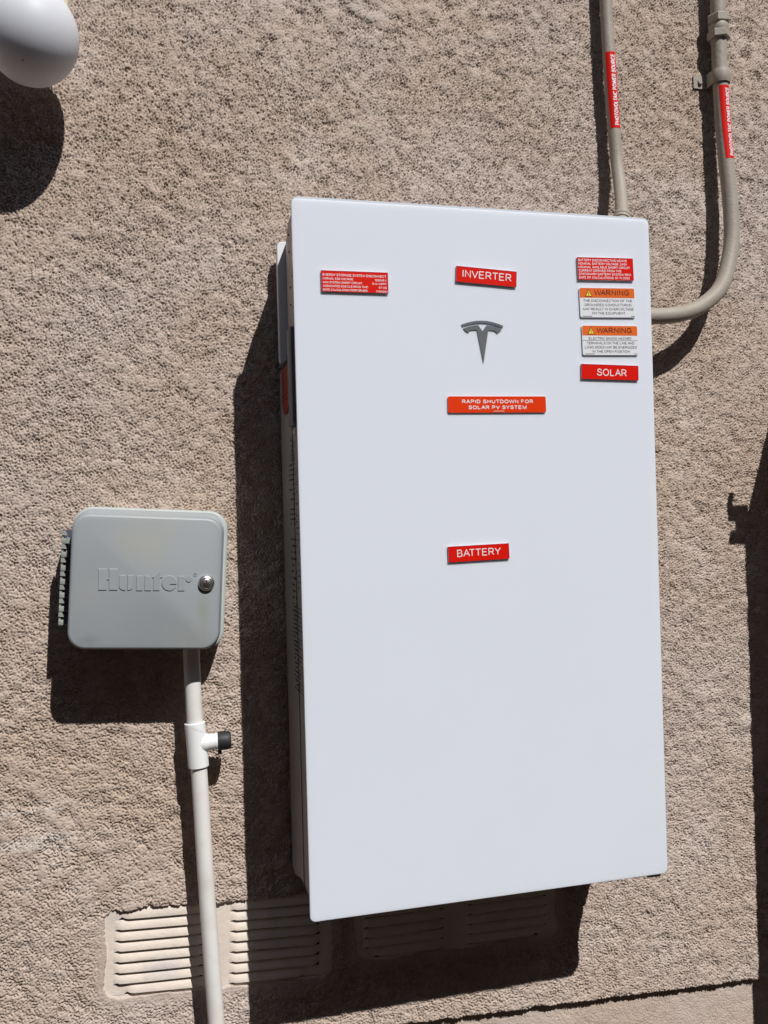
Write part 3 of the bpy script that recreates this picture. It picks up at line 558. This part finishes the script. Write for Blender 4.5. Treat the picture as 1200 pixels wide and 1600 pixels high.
# strap: a band over the conduit with a drilled foot on the wall
z0, z1 = 1.440, 1.466
prof = [(0.8375, -0.0015), (0.8675, -0.0015), (0.8660, -0.006), (0.8650, -0.020)] + [(0.8812 + 0.0163 * math.sin(math.radians(a)), -0.0268 - 0.0163 * math.cos(math.radians(a))) for a in range(-80, 96, 11)] + [(0.8975, -0.004)]
V = []; F = []; nz = 5
for i, (x, yy) in enumerate(prof):
    a = prof[max(i - 1, 0)]; b = prof[min(i + 1, len(prof) - 1)]; dx, dy = b[0] - a[0], b[1] - a[1]; L_ = math.hypot(dx, dy); nx_, ny_ = dy / L_, -dx / L_
    for j, (zz, bulge) in enumerate(((z0, 0), (z0 + 0.005, 0.0012), ((z0 + z1) / 2, 0.0022), (z1 - 0.005, 0.0012), (z1, 0))):
        bb = bulge if 3 < i < len(prof) - 1 else 0
        V += [(x + nx_ * (0.0016 + bb), yy + ny_ * (0.0016 + bb), zz), (x + nx_ * bb, yy + ny_ * bb, zz)]
m_ = nz * 2
for i in range(len(prof) - 1):
    for j in range(nz - 1):
        a = i * m_ + j * 2; F += [(a, a + 2, a + m_ + 2, a + m_), (a + 1, a + m_ + 1, a + m_ + 3, a + 3)]
    for j in (0, nz - 1):
        a = i * m_ + j * 2; F.append((a, a + m_, a + m_ + 1, a + 1))
F += [tuple([j * 2 for j in range(nz)] + [j * 2 + 1 for j in range(nz)][::-1]), tuple([(len(prof) - 1) * m_ + j * 2 for j in range(nz)] + [(len(prof) - 1) * m_ + j * 2 + 1 for j in range(nz)][::-1])]
sp = mk('strap', V, F, M['conduit'], cr, 40)
mk('slot', *loft([rr(-0.0036, 0.8465, 0.8540, 1.4425, 1.4570, 0.0036), rr(-0.0028, 0.8465, 0.8540, 1.4425, 1.4570, 0.0036)]), M['hole'], sp, None)
mk('screw', *lathe((0.8515, -0.0030, 1.4520), (0, -1, 0), [(0, 0.0050), (0.0015, 0.0050), (0.003, 0.0036), (0.0032, 0.0008)], 20), M['conduit'], sp)
wrap_label(cr, pr_, 0.0147, 1.288, 1.4325, -36, 76, 14, 0.0088, -48)

# ------------------------------------------------------------------ irrigation controller
TC = rotm(3.6, (-0.2275, 0.518)); cxx, czz = -0.2275, 0.518
K = root('irrigation_controller', (-0.222, 0.0, 0.407), 'grey plastic irrigation controller box with embossed maker name and round lock', 'control box')
def ring(y, w, h, r, dx=0, dz=0): return rr(y, cxx + dx - w / 2, cxx + dx + w / 2, czz + dz - h / 2, czz + dz + h / 2, r, 9)
mk('case', *loft([ring(0.002, 0.246, 0.229, 0.031, 0.0055, 0.003), ring(-0.040, 0.244, 0.227, 0.030, 0.005, 0.003), ring(-0.056, 0.242, 0.225, 0.030, 0.0045, 0.0028), ring(-0.058, 0.238, 0.221, 0.029, 0.004, 0.0025)], T=TC), M['ctrl_base'], K)
lid = mk('lid', *loft([ring(-0.0583, 0.236, 0.219, 0.029, 0.002, 0.0015), ring(-0.064, 0.2345, 0.2175, 0.0285, 0.0015, 0.001), ring(-0.066, 0.232, 0.213, 0.028, 0.001, 0.0005), ring(-0.100, 0.229, 0.209, 0.0265), ring(-0.1045, 0.2275, 0.2075, 0.026), ring(-0.1072, 0.2245, 0.2045, 0.0245), ring(-0.108, 0.219, 0.199, 0.022)], T=TC), M['ctrl'], K, 50)
# embossed maker name
yl = -0.108
def emb(P):
    c = np.mean(P, 0); P2 = [(c[0] + (x - c[0]) * 0.93, c[1] + (z - c[1]) * 0.96) for x, z in P]
    n = len(P); V = [(x, yl + 0.0005, z) for x, z in P] + [(x, yl - 0.0007, z) for x, z in P] + [(x, yl - 0.0012, z) for x, z in P2]
    F = [tuple(range(2 * n, 3 * n))] + [(k * n + i, k * n + (i + 1) % n, (k + 1) * n + (i + 1) % n, (k + 1) * n + i) for k in range(2) for i in range(n)]
    return V, F
LET = [
 [(-0.2987, 0.5425), (-0.2862, 0.542), (-0.2876, 0.5089), (-0.2998, 0.5094)], [(-0.2869, 0.5266), (-0.2829, 0.5264), (-0.2829, 0.5253), (-0.2869, 0.5254)], [(-0.2829, 0.5419), (-0.27, 0.5414), (-0.2715, 0.5081), (-0.2838, 0.5087)],
 [(-0.2681, 0.5314), (-0.2586, 0.531), (-0.2597, 0.5076), (-0.2636, 0.5081), (-0.2671, 0.5099), (-0.2689, 0.5133)], [(-0.2558, 0.5309), (-0.2464, 0.5305), (-0.2479, 0.5135), (-0.2493, 0.5097), (-0.2525, 0.5076), (-0.2565, 0.5074)],
 [(-0.2424, 0.5293), (-0.2328, 0.5289), (-0.2342, 0.5057), (-0.2434, 0.5062)], [(-0.2299, 0.5288), (-0.2264, 0.5286), (-0.2229, 0.5272), (-0.2209, 0.5239), (-0.2213, 0.5051), (-0.2308, 0.5056)],
 [(-0.2164, 0.5279), (-0.206, 0.5366), (-0.2066, 0.5265), (-0.203, 0.5263), (-0.2031, 0.525), (-0.2068, 0.5252), (-0.2084, 0.5046), (-0.218, 0.505), (-0.217, 0.5256), (-0.2194, 0.5257), (-0.219, 0.527)],
 [(-0.1814, 0.516), (-0.182, 0.5196), (-0.1837, 0.5228), (-0.1862, 0.5254), (-0.1893, 0.5272), (-0.1927, 0.5279), (-0.1962, 0.5276), (-0.1994, 0.5262), (-0.2021, 0.5239), (-0.204, 0.5209), (-0.205, 0.5175), (-0.2049, 0.5139), (-0.2038, 0.5105), (-0.2018, 0.5075), (-0.1991, 0.5052), (-0.1958, 0.5039), (-0.1923, 0.5035), (-0.1889, 0.5043), (-0.1858, 0.506), (-0.1835, 0.5095), (-0.1864, 0.5082), (-0.1921, 0.5075), (-0.192, 0.5142), (-0.1819, 0.5138)],
 [(-0.1794, 0.5263), (-0.1693, 0.5259), (-0.1705, 0.5025), (-0.1804, 0.5029)],
 [(-0.1632 + 0.0048 * math.cos(math.radians(a)), 0.5209 + 0.0048 * math.sin(math.radians(a))) for a in range(0, 360, 20)]]
g = G()
for P in LET: g.add(*emb(P))
g.add(*tube([Vector((-0.1532 + 0.0026 * math.cos(a), yl - 0.0002, 0.5274 + 0.0026 * math.sin(a))) for a in [math.pi * 2 * q / 24 for q in range(25)]], 0.0005, 6, False))
for V2, F2, li in text2d('R', -0.1532, 0.5261, 0.0020, 0.0026, 'C', 0.16): g.add([(a, yl - 0.0005 - 0.00004 * li, b) for a, b in V2], F2)
mk('embossed_name', g.V, g.F, M['ctrl'], lid, 25)
# lock
lk = mk('lock', *lathe((-0.1362, -0.107, 0.5135), (0, -1, 0), [(0, 0.0128), (0.0030, 0.0128), (0.0042, 0.0122), (0.0056, 0.0118), (0.0066, 0.0100), (0.0072, 0.0090), (0.0062, 0.0084), (0.0058, 0.0005)], 40), M['chrome'], K, 45)
mk('key_barrel', *lathe((-0.1362, -0.1122, 0.5135), (0, -1, 0), [(0, 0.0072), (0.0020, 0.0070), (0.0026, 0.0058), (0.0026, 0.0004)], 30), M['chrome'], lk, 30)
g = G(); g.add(*box(-0.1369, -0.1355, -0.1152, -0.1146, 0.5085, 0.5180)); g.add(*box(-0.1395, -0.1380, -0.1152, -0.1146, 0.5110, 0.5135)); g.add(*box(-0.1345, -0.1330, -0.1152, -0.1146, 0.5110, 0.5135))
mk('keyhole', g.V, g.F, M['hole'], lk, None)
# hinge knuckles on the left edge and the ribs behind them
hx = cxx - 0.1155
for k in range(7):
    zt = czz + 0.0765 - 0.0212 * k
    L_ = 0.0115 if k > 0 else 0.013
    g = G()
    g.add(*box(hx - 0.0155, hx - 0.0082, -0.074, -0.060, zt - 0.0202, zt - 0.0118, 0.0007, TC)); g.add(*poly([(hx - 0.0155, zt), (hx - 0.0108, zt), (hx - 0.0078, zt - 0.0070), (hx - 0.0155, zt - 0.0070)], -0.060, -0.074, TC))
    g.add(*box(hx - 0.0155, hx - 0.0125, -0.072, -0.062, zt - 0.0120, zt - 0.0068, 0, TC))
    mk('hinge_knuckle', g.V, g.F, M['hinge'], K, 30)
    if k < 2:
        mk('hinge_lug', *poly([(hx - 0.0080, zt - 0.0095), (hx - 0.0020, zt - 0.0125), (hx - 0.0018, zt - 0.0175), (hx - 0.0080, zt - 0.0195)] if k == 0 else [(hx - 0.0085, zt - 0.0095), (hx - 0.0050, zt - 0.0130), (hx - 0.0055, zt - 0.0190), (hx - 0.0085, zt - 0.0200)], -0.062, -0.0725, TC), M['hinge'], K)
    mk('hinge_rib', *box(hx - 0.0150, hx + 0.004, -0.058, -0.030, zt - 0.0210, zt - 0.0203, 0, TC), M['casing'], K, None)
mk('hinge_plate', *box(hx - 0.0140, hx + 0.001, -0.052, -0.030, czz - 0.072, czz + 0.0775, 0, TC), M['handle'], K, None)

# ------------------------------------------------------------------ white pipe with tee
Pp = root('plastic_pipe', (-0.118, -0.045, -0.62), 'white plastic pipe with a black-capped tee rising from below to the grey control box', 'pipe')
pp = spline([(-0.1605, -0.045, 0.42), (-0.1580, -0.045, 0.30), (-0.1525, -0.045, 0.20), (-0.1450, -0.046, 0.0), (-0.1355, -0.047, -0.206), (-0.1290, -0.047, -0.36), (-0.118, -0.045, -0.63)], 8)
mk('tube', *tube(pp, 0.01335, 36), M['pvc'], Pp)
a = Vector((-0.1575, -0.0450, 0.2815)); b = Vector((-0.1530, -0.0450, 0.2085)); ax = (b - a).normalized(); L_ = (b - a).length
tee = mk('tee_fitting', *lathe(a, ax, [(0, 0.0150), (0.0006, 0.0168), (0.004, 0.0169), (0.02, 0.0166), (L_ - 0.02, 0.0166), (L_ - 0.004, 0.0169), (L_ - 0.0006, 0.0168), (L_, 0.0150)], 44), M['pvc_fit'], Pp)
g = G(); rs = random.Random(5)
for i in range(7):
    q = a.lerp(b, 0.10 + 0.018 * i); an = math.radians(-20 + 9 * i); r_ = 0.0168
    P3 = [Vector((q.x + r_ * math.sin(an + d_), q.y - r_ * math.cos(an + d_), q.z + e_)) for d_, e_ in ((0, 0), (0.06, 0.0018 + rs.uniform(-0.001, 0.001)), (0.12, 0.0004), (0.16, 0.0026))]
    g.add(*tube(P3, 0.00030, 5))
mk('pencil_mark', g.V, g.F, M['casing'], tee, None)['kind'] = 'stuff'
oc = a.lerp(b, 0.47); od = Vector((1, -0.06, 0.03)).normalized()
mk('outlet', *lathe(oc, od, [(0, 0.0150), (0.012, 0.0155), (0.017, 0.0142), (0.0205, 0.0131), (0.0285, 0.0130), (0.0288, 0.0125), (0.0296, 0.0125), (0.0300, 0.0134), (0.0352, 0.0134)], 40), M['pvc_fit'], tee)
mk('cap', *lathe(oc + od * 0.0345, od, [(0, 0.0138), (0.001, 0.0152), (0.004, 0.0156), (0.012, 0.0154), (0.018, 0.0148), (0.0205, 0.0132), (0.0215, 0.010), (0.0216, 0.001)], 30), M['dark'], tee)
mk('cap_tab', *box(oc.x + 0.034, oc.x + 0.040, -0.052, -0.044, oc.z - 0.0205, oc.z - 0.013, 0.001), M['dark'], tee)

# ------------------------------------------------------------------ white globe fixture
Gl = root('globe_light', (-0.377, 0.0, 1.50), 'white round globe fixture in the top left corner, its round shadow below', 'light fixture')
prof = []
for i in range(33):
    t = math.pi * i / 32; prof.append((0.0735 * (1 - math.cos(t)), 0.0702 * math.sin(t) ** 0.97 if 0 < i < 32 else 0.0005))
mk('globe', *lathe((-0.3745, -0.100, 1.2895), (-0.05, 0, 1), prof, 56), M['globe'], Gl, 60)
mk('drain_hole', *lathe((-0.386, -0.1405, 1.3035), (0.05, -0.6, -0.8), [(0, 0.0012), (0.0006, 0.0012), (0.001, 0.0002)], 12), M['hole'], Gl, None)
mk('neck', *lathe((-0.382, -0.100, 1.425), (0, 0, 1), [(0, 0.030), (0.02, 0.034), (0.05, 0.034), (0.055, 0.030), (0.075, 0.028)]), M['cream'], Gl)
mk('arm', *tube([Vector(p) for p in ((-0.382, -0.100, 1.49), (-0.382, -0.09, 1.515), (-0.382, -0.06, 1.53), (-0.382, 0.0, 1.53))], 0.014), M['cream'], Gl)
mk('wall_plate', *loft([rr(0.002, -0.445, -0.331, 1.425, 1.60, 0.02), rr(-0.010, -0.445, -0.331, 1.425, 1.60, 0.02), rr(-0.013, -0.441, -0.335, 1.429, 1.596, 0.018)]), M['cream'], Gl)

# ------------------------------------------------------------------ cabinet just outside the picture on the right; its shadow falls on the wall
B = root('electrical_cabinet', (1.20, 0.0, -0.40), 'tan electrical cabinet just beyond the right edge, seen by its tall shadow', 'cabinet')
mk('cabinet_body', *loft([rr(0.0, 0.999, 1.42, -0.62, 0.822, 0.006), rr(-0.190, 0.999, 1.42, -0.62, 0.822, 0.006), rr(-0.200, 1.002, 1.417, -0.617, 0.819, 0.006)]), M['panel_tan'], B)
mk('cabinet_door', *loft([rr(-0.2002, 1.012, 1.407, -0.40, 0.800, 0.008), rr(-0.206, 1.014, 1.405, -0.398, 0.798, 0.008)]), M['panel_tan'], B)
g = G()
g.add(*box(0.962, 1.004, -0.196, -0.180, 0.832, 0.846, 0.002)); g.add(*box(0.9605, 0.970, -0.197, -0.178, 0.846, 0.868, 0.002)); g.add(*box(0.978, 1.004, -0.196, -0.180, 0.800, 0.836, 0.003)); g.add(*box(0.962, 1.004, -0.196, -0.180, 0.786, 0.797, 0.002))
mk('hasp', g.V, g.F, M['panel_tan'], B)

# ------------------------------------------------------------------ assumed eave and yard wall, unseen, added to keep the shadows dark
ev = root('added_eave', (0.2, -0.2, 2.9), 'brown eave added unseen above the stucco wall to block skylight', 'eave')
mk('added_soffit', *box(-3.2, 3.6, -0.46, 0.26, 2.90, 2.93), M['eave'], ev, None)  # added overhang, cuts the sky overhead
mk('added_fascia', *box(-3.2, 3.6, -0.49, -0.46, 2.86, 3.05), M['eave'], ev, None)
nb = root('added_yard_wall', (0.2, -2.6, -0.62), 'brown stucco wall added unseen behind the camera to block skylight and deepen shadows', 'wall')
mk('added_slab', *box(-7, 7, -2.8, -2.6, -0.66, 2.35, 0.004), M['added_wall_paint'], nb, None)  # added wall, blocks low sky and shades the ground to cut bounce
mk('added_coping', *box(-7, 7, -2.84, -2.56, 2.35, 2.42, 0.004), M['eave'], nb, None)
